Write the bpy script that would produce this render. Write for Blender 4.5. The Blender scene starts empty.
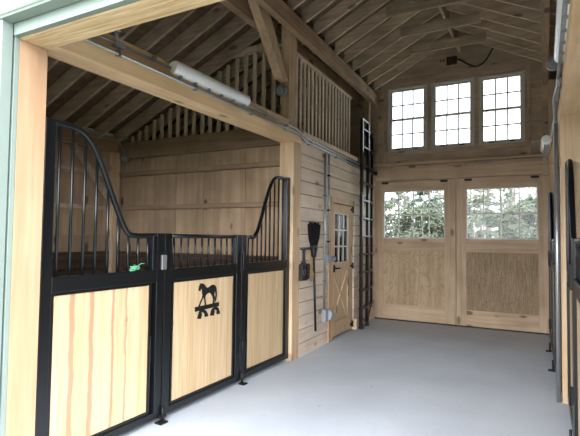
import bpy, bmesh, math, random
from mathutils import Vector, Matrix
random.seed(7)
scene = bpy.context.scene
COL = scene.collection
W = 2.85          # aisle width
D = 8.65          # inner face of the far gable wall

# ---------------------------------------------------------------- helpers
def G(p):
    """the two long walls run very slightly out of parallel towards the far gable"""
    x, y, z = p
    s = min(max(0.0, y - 5.3), 4.0)
    t = min(1.0, max(0.0, x / W))
    return Vector((x - 0.035 * s * (1 - t) - 0.020 * s * t, y, z))

def MIR(p):
    return Vector((W - p[0], p[1], p[2]))

class MB:
    def __init__(self): self.v = []; self.f = []; self.s = []
    def add(self, vs, fs, smooth=False):
        n = len(self.v); self.v += [Vector(a) for a in vs]
        self.f += [tuple(i + n for i in f) for f in fs]; self.s += [smooth] * len(fs)
        return self
    def box(self, x0, x1, y0, y1, z0, z1):
        vs = [(x, y, z) for x in (x0, x1) for y in (y0, y1) for z in (z0, z1)]
        return self.add(vs, [(0, 1, 3, 2), (4, 6, 7, 5), (0, 4, 5, 1), (2, 3, 7, 6), (0, 2, 6, 4), (1, 5, 7, 3)])
    def shift(self, dx): self.v = [p + Vector((dx, 0, 0)) for p in self.v]; return self
    def bar(self, a, b, w, h, side=None):
        """rectangular stick from a to b; w across `side`, h the other way"""
        a = Vector(a); b = Vector(b); d = (b - a).normalized()
        s = Vector(side) if side else Vector((0, 0, 1)).cross(d)
        s = (s - d * s.dot(d)).normalized(); u = d.cross(s)
        vs = []
        for p in (a, b):
            for i, j in ((-1, -1), (1, -1), (1, 1), (-1, 1)):
                vs.append(p + s * (w / 2 * i) + u * (h / 2 * j))
        return self.add(vs, [(3, 2, 1, 0), (4, 5, 6, 7), (0, 1, 5, 4), (1, 2, 6, 5), (2, 3, 7, 6), (3, 0, 4, 7)])
    def prism(self, pts, axis, a, b):
        """polygon pts (2d) extruded along axis from a to b"""
        def mk(p, c):
            return {'x': (c, p[0], p[1]), 'y': (p[0], c, p[1]), 'z': (p[0], p[1], c)}[axis]
        n = len(pts)
        vs = [mk(p, a) for p in pts] + [mk(p, b) for p in pts]
        fs = [tuple(range(n))[::-1], tuple(range(n, 2 * n))] + [(i, (i + 1) % n, n + (i + 1) % n, n + i) for i in range(n)]
        return self.add(vs, fs)
    def tube(self, pts, r, n=10, closed_ends=True):
        pts = [Vector(p) for p in pts]; rs = r if isinstance(r, (list, tuple)) else [r] * len(pts)
        vs = []; prev = None
        for i, p in enumerate(pts):
            d = (pts[min(i + 1, len(pts) - 1)] - pts[max(i - 1, 0)]).normalized()
            if prev is None:
                s = d.orthogonal().normalized()
            else:
                s = (prev - d * prev.dot(d)).normalized()
            prev = s; u = d.cross(s)
            for k in range(n):
                a = 2 * math.pi * k / n
                vs.append(p + (s * math.cos(a) + u * math.sin(a)) * rs[i])
        fs = []
        for i in range(len(pts) - 1):
            for k in range(n):
                fs.append((i * n + k, i * n + (k + 1) % n, (i + 1) * n + (k + 1) % n, (i + 1) * n + k))
        self.add(vs, fs, True)
        if closed_ends:
            m = len(self.v) - len(vs)
            self.f += [tuple(m + k for k in range(n))[::-1], tuple(m + (len(pts) - 1) * n + k for k in range(n))]
            self.s += [False, False]
        return self
    def build(self, name, mat, parent=None, bevel=0.0, mirror=False, warp=True, kind=None):
        me = bpy.data.meshes.new(name)
        P = self.v
        if mirror: P = [MIR(p) for p in P]
        if warp: P = [G(p) for p in P]
        if parent is not None:
            off = WORLD[parent.name]
            o_loc = Vector((0, 0, 0))
        else:
            mn = Vector((min(p.x for p in P), min(p.y for p in P), min(p.z for p in P)))
            mx = Vector((max(p.x for p in P), max(p.y for p in P), max(p.z for p in P)))
            off = Vector(((mn.x + mx.x) / 2, (mn.y + mx.y) / 2, mn.z)); o_loc = off
        me.from_pydata([p - off for p in P], [], self.f)
        me.polygons.foreach_set('use_smooth', self.s)
        bm = bmesh.new(); bm.from_mesh(me); bmesh.ops.recalc_face_normals(bm, faces=bm.faces); bm.to_mesh(me); bm.free()
        me.materials.append(mat)
        o = bpy.data.objects.new(name, me); COL.objects.link(o)
        o.location = o_loc
        if parent is not None: o.parent = parent
        WORLD[o.name] = off.copy()
        if bevel:
            b = o.modifiers.new('bevel', 'BEVEL'); b.width = bevel; b.segments = 2; b.limit_method = 'ANGLE'; b.angle_limit = math.radians(50)
        if kind: o['kind'] = kind
        return o
WORLD = {}

def thing(name, loc, label, cat, group=None, mirror=False):
    o = bpy.data.objects.new(name, None); COL.objects.link(o)
    p = Vector(loc)
    if mirror: p = MIR(p)
    p = G(p); o.location = p; o.empty_display_size = 0.1
    WORLD[o.name] = p.copy()
    return tag(o, label, cat, group)
def tag(o, label, cat, group=None):
    o['label'] = label; o['category'] = cat
    if group: o['group'] = group
    return o
def struct_root(name, loc):
    o = bpy.data.objects.new(name, None); COL.objects.link(o)
    o.location = G(loc); WORLD[o.name] = o.location.copy(); o['kind'] = 'structure'
    return o

# ---------------------------------------------------------------- materials
def srgb(r, g, b):
    f = lambda c: (c / 255 / 12.92) if c / 255 <= .04045 else ((c / 255 + .055) / 1.055) ** 2.4
    return (f(r), f(g), f(b), 1)
class NT:
    def __init__(self, name):
        self.m = bpy.data.materials.new(name); self.m.use_nodes = True
        self.t = self.m.node_tree; self.n = self.t.nodes; self.l = self.t.links
        self.b = self.n['Principled BSDF']
    def node(self, ty, **kw):
        n = self.n.new(ty)
        for k, v in kw.items():
            if k.startswith('i_'):
                n.inputs[k[2:].replace('_', ' ')].default_value = v
            else: setattr(n, k, v)
        return n
    def link(self, a, b): self.l.new(a, b)
    def mix(self, fac, a, b, blend='MIX'):
        m = self.node('ShaderNodeMix', data_type='RGBA', blend_type=blend)
        for sock, v in ((m.inputs[0], fac), (m.inputs[6], a), (m.inputs[7], b)):
            if hasattr(v, 'links'): self.link(v, sock)
            else: sock.default_value = v
        return m.outputs[2]
    def ramp(self, fac, stops, interp='LINEAR'):
        r = self.node('ShaderNodeValToRGB'); r.color_ramp.interpolation = interp
        while len(r.color_ramp.elements) < len(stops): r.color_ramp.elements.new(0.5)
        for e, (p, c) in zip(r.color_ramp.elements, stops):
            e.position = p; e.color = c if isinstance(c, tuple) else (c, c, c, 1)
        self.link(fac, r.inputs[0]); return r.outputs[0]
UNLIFTED = ('clear_pine_jamb', 'laminated_header', 'header_timber', 'post_timber_', 'oak_kickboard')  # woods left out of the indoor brightening
def wood(name, light, dark, grain='Z', scale=1.0, knots=0.6, rough=0.65, tint=0.25, blotch=0.35, wavy=0.0):
    """sawn timber: streaks along the grain axis, knots, each board its own tint"""
    def lift_indoor(c, sat=0.92, g=0.80):      # indoor woods painted paler and greyer to make up for weak interior light
        if name in UNLIFTED: return c
        y = (c[0] * .3 + c[1] * .59 + c[2] * .11)
        return tuple((y + (v - y) * sat) ** g for v in c[:3]) + (1,)
    light, dark = lift_indoor(light), lift_indoor(dark)
    t = NT(name)
    co = t.node('ShaderNodeTexCoord').outputs['Object']
    geo = t.node('ShaderNodeNewGeometry'); rnd = geo.outputs['Random Per Island']
    oi = t.node('ShaderNodeObjectInfo').outputs['Random']
    add = t.node('ShaderNodeMath', operation='ADD'); t.link(rnd, add.inputs[0]); t.link(oi, add.inputs[1])
    m37 = t.node('ShaderNodeMath', operation='MULTIPLY'); t.link(add.outputs[0], m37.inputs[0]); m37.inputs[1].default_value = 37.0
    cmb = t.node('ShaderNodeCombineXYZ')
    for i in range(3): t.link(m37.outputs[0], cmb.inputs[i])
    va = t.node('ShaderNodeVectorMath', operation='ADD'); t.link(co, va.inputs[0]); t.link(cmb.outputs[0], va.inputs[1])
    s = {'X': (1.2, 22, 22), 'Y': (22, 1.2, 22), 'Z': (22, 22, 1.2)}[grain]
    mp = t.node('ShaderNodeMapping'); t.link(va.outputs[0], mp.inputs[0]); mp.inputs['Scale'].default_value = [k * scale for k in s]
    n1 = t.node('ShaderNodeTexNoise'); t.link(mp.outputs[0], n1.inputs[0]); n1.inputs['Scale'].default_value = 1.6; n1.inputs['Detail'].default_value = 5; n1.inputs['Distortion'].default_value = 0.4 + wavy
    g = t.ramp(n1.outputs[0], [(0.34, 0.0), (0.66, 1.0)])
    c = t.mix(g, dark, light)
    if wavy:
        w_ = 1.0 + (wavy - 1.0) * 1.6
        s2 = {'X': (.5, 4, 4), 'Y': (4, .5, 4), 'Z': (2.2 * w_, 2.2 * w_, .9 * w_)}[grain]
        mq = t.node('ShaderNodeMapping'); t.link(va.outputs[0], mq.inputs[0]); mq.inputs['Scale'].default_value = s2
        wn = t.node('ShaderNodeTexNoise'); t.link(mq.outputs[0], wn.inputs[0]); wn.inputs['Scale'].default_value = 1.5; wn.inputs['Detail'].default_value = 2
        wm = t.node('ShaderNodeMath', operation='MULTIPLY'); t.link(wn.outputs[0], wm.inputs[0]); wm.inputs[1].default_value = 14.0
        fr = t.node('ShaderNodeMath', operation='PINGPONG'); t.link(wm.outputs[0], fr.inputs[0]); fr.inputs[1].default_value = 0.5
        gg = t.ramp(fr.outputs[0], [(0.0, 0.0), (0.22, 1.0)])
        c = t.mix(gg, t.mix(0.4, c, tuple(v * .5 for v in dark[:3]) + (1,)), c)
    # large blotches
    n2 = t.node('ShaderNodeTexNoise'); t.link(va.outputs[0], n2.inputs[0]); n2.inputs['Scale'].default_value = 2.3
    bl = t.ramp(n2.outputs[0], [(0.35, 1 - blotch), (0.65, 1.0)])
    c = t.mix(1.0, c, bl, 'MULTIPLY')
    # per-board tint
    rr = t.ramp(add.outputs[0], [(0.0, 1 - tint), (0.45, 1.0), (0.8, 1 - tint * .6), (1.0, 1.0)])
    fm = t.node('ShaderNodeMath', operation='FRACT'); t.link(add.outputs[0], fm.inputs[0])
    rr = t.ramp(fm.outputs[0], [(0.0, 1 - tint), (0.45, 1.0), (0.8, 1 - tint * .6), (1.0, 1.0)])
    c = t.mix(1.0, c, rr, 'MULTIPLY')
    if knots:
        ks = {'X': (2.2, 5, 5), 'Y': (5, 2.2, 5), 'Z': (5, 5, 2.2)}[grain]
        mk = t.node('ShaderNodeMapping'); t.link(va.outputs[0], mk.inputs[0]); mk.inputs['Scale'].default_value = ks
        vo = t.node('ShaderNodeTexVoronoi'); t.link(mk.outputs[0], vo.inputs[0]); vo.inputs['Scale'].default_value = 1.0
        k = t.ramp(vo.outputs['Distance'], [(0.13, 1.0), (0.2, 0.0)])
        sep = t.node('ShaderNodeSeparateColor'); t.link(vo.outputs['Color'], sep.inputs[0])
        on = t.ramp(sep.outputs[0], [(0.45, 0.0), (0.5, knots)])
        mm = t.node('ShaderNodeMath', operation='MULTIPLY'); t.link(k, mm.inputs[0]); t.link(on, mm.inputs[1])
        kc = tuple(v * .22 for v in dark[:3]) + (1,)
        c = t.mix(mm.outputs[0], c, kc)
    t.link(c, t.b.inputs['Base Color'])
    t.b.inputs['Roughness'].default_value = rough
    t.b.inputs['Specular IOR Level'].default_value = 0.25
    bp = t.node('ShaderNodeBump'); bp.inputs['Strength'].default_value = 0.15; bp.inputs['Distance'].default_value = 0.004
    t.link(g, bp.inputs['Height']); t.link(bp.outputs[0], t.b.inputs['Normal'])
    return t.m
def plain(name, col, rough=0.5, metal=0.0, var=0.08, spec=0.5, scale=12):
    t = NT(name)
    co = t.node('ShaderNodeTexCoord').outputs['Object']
    n = t.node('ShaderNodeTexNoise'); t.link(co, n.inputs[0]); n.inputs['Scale'].default_value = scale; n.inputs['Detail'].default_value = 4
    v = t.ramp(n.outputs[0], [(0.3, 1 - var), (0.7, 1.0)])
    t.link(t.mix(1.0, col, v, 'MULTIPLY'), t.b.inputs['Base Color'])
    t.b.inputs['Roughness'].default_value = rough; t.b.inputs['Metallic'].default_value = metal
    t.b.inputs['Specular IOR Level'].default_value = spec
    return t.m

M = {}
M['jamb'] = wood('clear_pine_jamb', srgb(188, 156, 126), srgb(176, 142, 110), 'Z', 0.6, 0.25, tint=.05, blotch=.08)
M['lvl'] = wood('laminated_header', srgb(232, 210, 170), srgb(198, 166, 120), 'X', 1.6, 0, tint=.05, blotch=.08)
M['timber_y'] = wood('header_timber', srgb(250, 218, 174), srgb(238, 200, 152), 'Y', 0.6, .7, tint=.08, blotch=.12)
M['timber_z'] = wood('post_timber', srgb(214, 180, 136), srgb(190, 152, 108), 'Z', 0.7, .5, tint=.08, blotch=.15)
M['beam'] = wood('rough_beam', srgb(178, 146, 112), srgb(144, 112, 80), 'Y', 0.8, .8, tint=.1, blotch=.25, rough=.8)
M['beam_x'] = wood('dark_girt_timber', srgb(150, 120, 90), srgb(122, 94, 66), 'X', 0.6, .7, tint=.1, blotch=.2, rough=.8)
M['rafter'] = wood('rafter_timber', srgb(208, 184, 154), srgb(176, 148, 118), 'X', 0.7, .7, tint=.25, blotch=.25, rough=.8)
M['slat'] = wood('slat_timber', srgb(232, 208, 178), srgb(208, 182, 150), 'Z', 0.9, .3, tint=.15, blotch=.15, rough=.75)
M['board_y'] = wood('wall_boards', srgb(236, 214, 190), srgb(218, 190, 160), 'Y', 0.45, .8, tint=.10, blotch=.15)
M['board_x'] = wood('gable_boards', srgb(204, 176, 146), srgb(180, 152, 122), 'X', 0.35, .8, tint=.14, blotch=.25, rough=.8)
M['door_z'] = wood('sliding_door_pine', srgb(198, 168, 132), srgb(170, 138, 102), 'Z', 0.5, .7, tint=.10, blotch=.15)
M['door_x'] = wood('sliding_door_rail', srgb(200, 168, 132), srgb(172, 140, 104), 'X', 0.5, .8, tint=.10, blotch=.15)
M['ply'] = wood('fir_plywood', srgb(190, 160, 120), srgb(160, 128, 90), 'Z', 0.3, 0, tint=.0, blotch=.12, wavy=1.0)
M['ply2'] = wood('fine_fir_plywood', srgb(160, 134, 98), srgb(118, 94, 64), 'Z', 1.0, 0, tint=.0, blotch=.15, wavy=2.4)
M['stallply'] = wood('stall_plywood', srgb(176, 144, 108), srgb(150, 118, 84), 'Z', 0.35, .9, tint=.12, blotch=.25, rough=.8)
M['tack'] = wood('tack_door_pine', srgb(222, 186, 142), srgb(198, 158, 114), 'Z', 0.6, .7, tint=.12, blotch=.12)
M['tackjamb'] = wood('tack_door_jamb', srgb(214, 164, 112), srgb(190, 136, 88), 'Z', 0.6, .2, tint=.12, blotch=.12)
M['kick'] = wood('oak_kickboard', srgb(92, 74, 58), srgb(66, 50, 40), 'Y', 0.6, .3, tint=.2, blotch=.3, rough=.85)
M['osb'] = None
def osb():
    t = NT('roof_sheathing')
    co = t.node('ShaderNodeTexCoord').outputs['Object']
    v = t.node('ShaderNodeTexVoronoi'); t.link(co, v.inputs[0]); v.inputs['Scale'].default_value = 22
    n = t.node('ShaderNodeTexNoise'); t.link(co, n.inputs[0]); n.inputs['Scale'].default_value = 9; n.inputs['Detail'].default_value = 6
    c = t.mix(n.outputs[0], srgb(96, 76, 60), srgb(150, 126, 102))
    c = t.mix(0.35, c, v.outputs['Color'], 'MULTIPLY')
    t.link(c, t.b.inputs['Base Color']); t.b.inputs['Roughness'].default_value = .85
    return t.m
M['osb'] = osb()
M['black'] = plain('black_powder_coat', srgb(12, 15, 18), .28, 0, .1, .5)
M['blackmat'] = plain('black_plastic', srgb(20, 20, 22), .5)
M['bristle'] = plain('black_bristle', srgb(16, 16, 18), .9, 0, .5, .2, 90)
M['iron'] = plain('black_iron', srgb(22, 22, 24), .55, .3)
M['zinc'] = plain('galvanised_conduit', srgb(172, 176, 180), .35, .75, .15)
M['boxgrey'] = plain('grey_electrical_box', srgb(150, 156, 162), .45, .1)
M['steel'] = plain('steel_plate', srgb(150, 152, 152), .4, .7)
M['sage'] = plain('sage_painted_trim', srgb(126, 140, 133), .5, 0, .05)
M['white'] = plain('white_siding', srgb(240, 242, 240), .55, 0, .03)
M['sash'] = plain('white_window_sash', srgb(206, 202, 194), .45, 0, .04)
M['tan'] = plain('tan_straw', srgb(206, 170, 110), .9, 0, .4, .2, 60)
M['green'] = plain('green_twine', srgb(96, 168, 128), .8, 0, .3)
M['redwire'] = plain('red_wire_nut', srgb(170, 50, 40), .5)
M['bark'] = plain('tree_bark', srgb(150, 142, 132), .9, 0, .4)
M['pine_leaf'] = plain('pine_needles', srgb(84, 98, 82), .85, 0, .45, .2, 3)
M['bush_leaf'] = plain('bush_leaves', srgb(88, 94, 76), .85, 0, .5, .2, 3)
M['thin_leaf'] = plain('pale_twigs', srgb(128, 124, 110), .85, 0, .4, .2, 3)
M['rubber'] = plain('rubber_foot', srgb(28, 28, 30), .7)

def panel_mat(name, streaks):
    """tongue and groove pine set upright; narrow boards each with its own tint, a few heartwood streaks"""
    t = NT(name)
    co = t.node('ShaderNodeTexCoord').outputs['Object']
    sp = t.node('ShaderNodeSeparateXYZ'); t.link(co, sp.inputs[0])
    # wobble along the height
    mp = t.node('ShaderNodeMapping'); t.link(co, mp.inputs[0]); mp.inputs['Scale'].default_value = (1, 3, 1.4)
    wn = t.node('ShaderNodeTexNoise'); t.link(mp.outputs[0], wn.inputs[0]); wn.inputs['Scale'].default_value = 3.0; wn.inputs['Detail'].default_value = 4
    ws = t.node('ShaderNodeMath', operation='MULTIPLY_ADD'); t.link(wn.outputs[0], ws.inputs[0]); ws.inputs[1].default_value = 0.05; ws.inputs[2].default_value = -0.025
    yy = t.node('ShaderNodeMath', operation='ADD'); t.link(sp.outputs[1], yy.inputs[0]); t.link(ws.outputs[0], yy.inputs[1])
    # board index
    bi = t.node('ShaderNodeMath', operation='MULTIPLY'); t.link(sp.outputs[1], bi.inputs[0]); bi.inputs[1].default_value = 1 / 0.083
    fl = t.node('ShaderNodeMath', operation='FLOOR'); t.link(bi.outputs[0], fl.inputs[0])
    wt = t.node('ShaderNodeTexWhiteNoise', noise_dimensions='1D'); t.link(fl.outputs[0], wt.inputs['W'])
    mg = t.node('ShaderNodeMapping'); t.link(co, mg.inputs[0]); mg.inputs['Scale'].default_value = (30, 30, 1.2)
    gn = t.node('ShaderNodeTexNoise'); t.link(mg.outputs[0], gn.inputs[0]); gn.inputs['Scale'].default_value = 1.4; gn.inputs['Detail'].default_value = 4
    c = t.mix(t.ramp(gn.outputs[0], [(0.35, 0.0), (0.65, 1.0)]), srgb(192, 165, 129), srgb(209, 187, 152))
    c = t.mix(1.0, c, t.ramp(wt.outputs['Value'], [(0, (0.90, .87, .82, 1)), (1, (1, 1, 1, 1))]), 'MULTIPLY')
    # seams
    fr = t.node('ShaderNodeMath', operation='FRACT'); t.link(bi.outputs[0], fr.inputs[0])
    c = t.mix(t.ramp(fr.outputs[0], [(0.0, 0.35), (0.05, 0.0)]), c, srgb(176, 132, 84))
    for y0, w in streaks:
        df = t.node('ShaderNodeMath', operation='SUBTRACT'); t.link(yy.outputs[0], df.inputs[0]); df.inputs[1].default_value = y0
        ab = t.node('ShaderNodeMath', operation='ABSOLUTE'); t.link(df.outputs[0], ab.inputs[0])
        c = t.mix(t.ramp(ab.outputs[0], [(w * .6, 0.75), (w, 0.0)]), c, srgb(158, 114, 90))
    # small knots
    mk = t.node('ShaderNodeMapping'); t.link(co, mk.inputs[0]); mk.inputs['Scale'].default_value = (5, 6, 3)
    vo = t.node('ShaderNodeTexVoronoi'); t.link(mk.outputs[0], vo.inputs[0]); vo.inputs['Scale'].default_value = 1.0
    sc = t.node('ShaderNodeSeparateColor'); t.link(vo.outputs['Color'], sc.inputs[0])
    k = t.node('ShaderNodeMath', operation='MULTIPLY'); t.link(t.ramp(vo.outputs['Distance'], [(0.05, .8), (0.1, 0.0)]), k.inputs[0]); t.link(t.ramp(sc.outputs[0], [(0.6, 0.0), (0.62, 1.0)]), k.inputs[1])
    c = t.mix(k.outputs[0], c, srgb(120, 78, 44))
    t.link(c, t.b.inputs['Base Color']); t.b.inputs['Roughness'].default_value = .5; t.b.inputs['Specular IOR Level'].default_value = .35
    return t.m
M['panel_a'] = panel_mat('panel_boards_heartwood', [(-.255, .024), (-.10, .022), (.085, .014), (.21, .010)])
M['panel_b'] = panel_mat('panel_boards_pale', [])

def concrete():
    t = NT('trowelled_concrete')
    co = t.node('ShaderNodeTexCoord').outputs['Object']
    n = t.node('ShaderNodeTexNoise'); t.link(co, n.inputs[0]); n.inputs['Scale'].default_value = 1.3; n.inputs['Detail'].default_value = 8
    n2 = t.node('ShaderNodeTexNoise'); t.link(co, n2.inputs[0]); n2.inputs['Scale'].default_value = 14; n2.inputs['Detail'].default_value = 6
    c = t.mix(t.ramp(n.outputs[0], [(.3, 0.0), (.7, 1.0)]), srgb(170, 178, 187), srgb(186, 193, 201))
    c = t.mix(t.ramp(n2.outputs[0], [(.62, 0.0), (.75, .35)]), c, srgb(144, 148, 152))
    vo = t.node('ShaderNodeTexVoronoi'); t.link(co, vo.inputs[0]); vo.inputs['Scale'].default_value = 2.2
    c = t.mix(t.ramp(vo.outputs['Distance'], [(0.02, .5), (0.045, 0.0)]), c, srgb(110, 112, 112))
    t.link(c, t.b.inputs['Base Color']); t.b.inputs['Roughness'].default_value = .55
    b = t.node('ShaderNodeBump'); b.inputs['Strength'].default_value = .1; b.inputs['Distance'].default_value = .01
    t.link(n2.outputs[0], b.inputs['Height']); t.link(b.outputs[0], t.b.inputs['Normal'])
    return t.m
M['concrete'] = concrete()
M['gravel'] = plain('pale_gravel', srgb(138, 136, 130), .9, 0, .35, .2, 40)
M['lawn'] = plain('mown_grass', srgb(74, 90, 50), .95, 0, .4, .2, 20)
M['grass'] = plain('rough_field', srgb(186, 182, 160), .9, 0, .4, .2, 4)
def glass():
    t = NT('window_glass')
    out = t.n['Material Output']
    tr = t.node('ShaderNodeBsdfTransparent'); gl = t.node('ShaderNodeBsdfGlossy'); gl.inputs['Roughness'].default_value = .03
    fz = t.node('ShaderNodeFresnel'); fz.inputs[0].default_value = 1.2
    n = t.node('ShaderNodeTexNoise'); n.inputs['Scale'].default_value = 3
    tr.inputs[0].default_value = (.93, .96, .97, 1)
    mx = t.node('ShaderNodeMixShader'); t.link(fz.outputs[0], mx.inputs[0]); t.link(tr.outputs[0], mx.inputs[1]); t.link(gl.outputs[0], mx.inputs[2])
    t.link(mx.outputs[0], out.inputs[0])
    return t.m
M['glass'] = glass()
def diffuser():
    t = NT('lamp_diffuser')
    co = t.node('ShaderNodeTexCoord').outputs['Object']
    n = t.node('ShaderNodeTexNoise'); t.link(co, n.inputs[0]); n.inputs['Scale'].default_value = 30
    t.link(t.mix(n.outputs[0], srgb(240, 242, 246), srgb(250, 252, 255)), t.b.inputs['Base Color'])
    t.b.inputs['Roughness'].default_value = .25; t.b.inputs['Subsurface Weight'].default_value = .3
    return t.m
M['diffuser'] = diffuser()

# ---------------------------------------------------------------- ground and floor
MB().box(-3.35, 6.2, 1.5, D + .12, -0.15, 0.0).build('floor', M['concrete'], warp=False, kind='structure')
MB().box(-40, 40, -30, -1.2, -0.30, -0.06).build('ground', M['lawn'], warp=False, kind='structure')
MB().box(-5, 8, -1.2, 1.5, -0.25, -0.03).build('ground_bounce_apron', M['gravel'], warp=False, kind='structure')  # unseen pale apron, added to bounce light up under the lintel
MB().box(-60, 60, D + .13, 90, -0.6, -0.12).build('ground_field', M['grass'], warp=False, kind='structure')

# ---------------------------------------------------------------- front gable wall (the open entrance we stand in)
OUT = -3.28     # inner face of the outer wall of the stall wing
FW = [(-2.35, -1.25, 1.35, 2.55)]  # unseen stall window, added to bring daylight into the interior
def holes(m, x0, x1, z0, z1, ya, yb, hs):
    """box wall x0..x1 with rectangular holes (sorted in x, same z range)"""
    if not hs: m.box(x0, x1, ya, yb, z0, z1); return m
    a, b = hs[0][2], hs[0][3]
    m.box(x0, x1, ya, yb, z0, a); m.box(x0, x1, ya, yb, b, z1)
    xs = x0
    for h in hs: m.box(xs, h[0], ya, yb, a, b); xs = h[1]
    m.box(xs, x1, ya, yb, a, b); return m
GW = [(.18, .92, 3.25, 4.30), (1.05, 1.80, 3.25, 4.30), (1.93, 2.67, 3.25, 4.30)]
def added_window(n, x0, x1, z0, z1, ya, yb):  # added window out of view, lets daylight into the stalls
    r = struct_root('window_%d' % n, (0, 0, 0)); r.location = ((x0 + x1) / 2, ya, z0); WORLD[r.name] = r.location.copy()
    m = MB(); m.box(x0, x0 + .04, ya, yb, z0, z1); m.box(x1 - .04, x1, ya, yb, z0, z1)
    zm = (z0 + z1) / 2
    for z in (z0, zm - .02, z1 - .04): m.box(x0 + .04, x1 - .04, ya, yb, z, z + .04)
    for k in (1, 2):
        x = x0 + (x1 - x0) * k / 3; m.box(x - .008, x + .008, ya + .04, ya + .06, z0 + .04, z1 - .04)
    m.build('window_frame', M['sash'], r, warp=False)
    MB().box(x0 + .04, x1 - .04, ya + .045, ya + .05, z0 + .04, z1 - .04).build('glass', M['glass'], r, warp=False)
def front_wall():
    r = struct_root('wall_front', (W / 2, 1.7, 0))
    for s in (False, True):
        holes(MB(), -3.4, -0.09, -.1, 4.75, 1.55, 1.62, FW).build('siding', M['white'], r, mirror=s)
        holes(MB(), -3.4, -0.06, 0, 4.75, 1.66, 1.80, FW).build('framing', M['board_x'], r, mirror=s)
        h = FW[0]
        x0, x1 = (W - h[1], W - h[0]) if s else (h[0], h[1])
        added_window(5 if s else 4, x0, x1, h[2], h[3], 1.57, 1.68)
    holes(MB(), -.09, W + .09, 2.745, 5.3, 1.50, 1.56, []).build('gable_siding', M['white'], r)
    holes(MB(), -.06, W + .06, 2.85, 5.3, 1.66, 1.80, []).build('gable_framing', M['board_x'], r)
front_wall()
for s, nm in ((False, 'trim_left'), (True, 'trim_right')):
    r = struct_root(nm, MIR((-.04, 1.6, 0)) if s else (-.04, 1.6, 0))
    MB().box(-.10, 0.0, 1.535, 1.60, 0, 2.735).build('casing', M['sage'], r, bevel=.003, mirror=s)
    MB().box(-.10, 0.0, 1.612, 1.640, 0, 2.70).build('stop_bead', M['sage'], r, bevel=.002, mirror=s)
r = struct_root('trim_head', (W / 2, 1.6, 2.65))
MB().box(-.10, W + .1, 1.525, 1.60, 2.725, 2.80).build('casing', M['sage'], r, bevel=.003)
MB().box(-.0, W, 1.602, 1.638, 2.655, 2.80).build('stop_bead', M['sage'], r, bevel=.002)
for s, lab in ((False, 'smooth pale pine jamb post on the left edge of the entrance opening'), (True, 'smooth pale pine jamb post on the right edge of the entrance opening')):
    o = MB().box(-.14, 0, 1.642, 1.82, 0, 2.648).build('jamb_post', M['jamb'], bevel=.003, mirror=s)
    tag(o, lab, 'post', None)
m = MB()
for k in range(5):
    m.box(-.14, W + .14, 1.642 + k * .0358, 1.6765 + k * .0358, 2.65, 2.85)
tag(m.build('entrance_lintel', M['lvl'], bevel=.002), 'pale laminated timber lintel spanning above the entrance opening', 'beam')

# ---------------------------------------------------------------- outer and far walls
def boards(m, axis_fixed, a, b, u0, u1, z0, z1, step, gap=.006, vertical=False):
    """horizontal boards filling u0..u1 x z0..z1; axis_fixed 'x' or 'y' gives thickness a..b"""
    if vertical:
        u = u0
        while u < u1 - .01:
            e = min(u + step, u1)
            (m.box(a, b, u, e - gap, z0, z1) if axis_fixed == 'x' else m.box(u, e - gap, a, b, z0, z1)); u = e
        return
    z = z0
    while z < z1 - .01:
        e = min(z + step, z1)
        (m.box(a, b, u0, u1, z, e - gap) if axis_fixed == 'x' else m.box(u0, u1, a, b, z, e - gap)); z = e
for s, nm in ((False, 'wall_left'), (True, 'wall_right')):
    r = struct_root(nm, MIR((OUT, 5, 0)) if s else (OUT, 5, 0))
    WY = (2.3, 3.3, 1.45, 2.35) if not s else None
    def wall_with_hole(m, a, b, y0, y1, z0, z1):
        hs = [(2.0, 3.0)] if not s else [(2.6, 3.6), (6.3, 7.3)]  # unseen window openings, added to brighten the stalls
        m.box(a, b, y0, y1, z0, 1.50); m.box(a, b, y0, y1, 2.40, z1); u = y0
        for h in hs: m.box(a, b, u, h[0], 1.50, 2.40); u = h[1]
        m.box(a, b, u, y1, 1.50, 2.40); return hs
    m = MB(); hs = wall_with_hole(m, OUT - .03, OUT, 1.82, D, 0, 3.0)
    m.build('plywood', M['stallply'], r, mirror=s, warp=False)
    m = MB(); wall_with_hole(m, OUT - .1, OUT - .032, 1.62, D + .1, -.1, 3.2)
    m.build('siding', M['white'], r, mirror=s, warp=False)
    for h in hs:
        m = MB(); xa, xb = OUT - .09, OUT + .01
        m.box(xa, xb, h[0], h[0] + .04, 1.50, 2.40); m.box(xa, xb, h[1] - .04, h[1], 1.50, 2.40)
        for z in (1.50, 1.93, 2.36): m.box(xa, xb, h[0] + .04, h[1] - .04, z, z + .04)
        m.build('window_frame', M['sash'], r, mirror=s, warp=False)
        MB().box(OUT - .045, OUT - .04, h[0] + .04, h[1] - .04, 1.54, 2.36).build('glass', M['glass'], r, mirror=s, warp=False)
    m = MB()
    for z in (1.915, 2.45): m.box(OUT, OUT + .04, 3.7, 5.24, z - .03, z + .03)
    m.build('girt', M['rafter'], r, mirror=s, warp=False)
    MB().box(OUT - .02, OUT + .06, 1.82, 5.26, 2.80, 3.04).build('top_plate', M['beam'], r, mirror=s, warp=False)
    m = MB(); boards(m, 'x', OUT, OUT + .035, 1.82, 5.26, 0, 1.26, .2)
    m.build('kickboard', M['kick'], r, mirror=s, warp=False)
    for y in (5.18,):
        MB().box(OUT, OUT + .1, y - .06, y + .06, 0, 2.8).build('stud', M['timber_z'], r, mirror=s, warp=False)
    MB().bar((OUT + .055, 4.40, 2.80), (OUT + .055, 5.12, 2.02), .03, .10, side=(1, 0, 0)).build('wind_brace', M['rafter'], r, mirror=s, warp=False)

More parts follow.
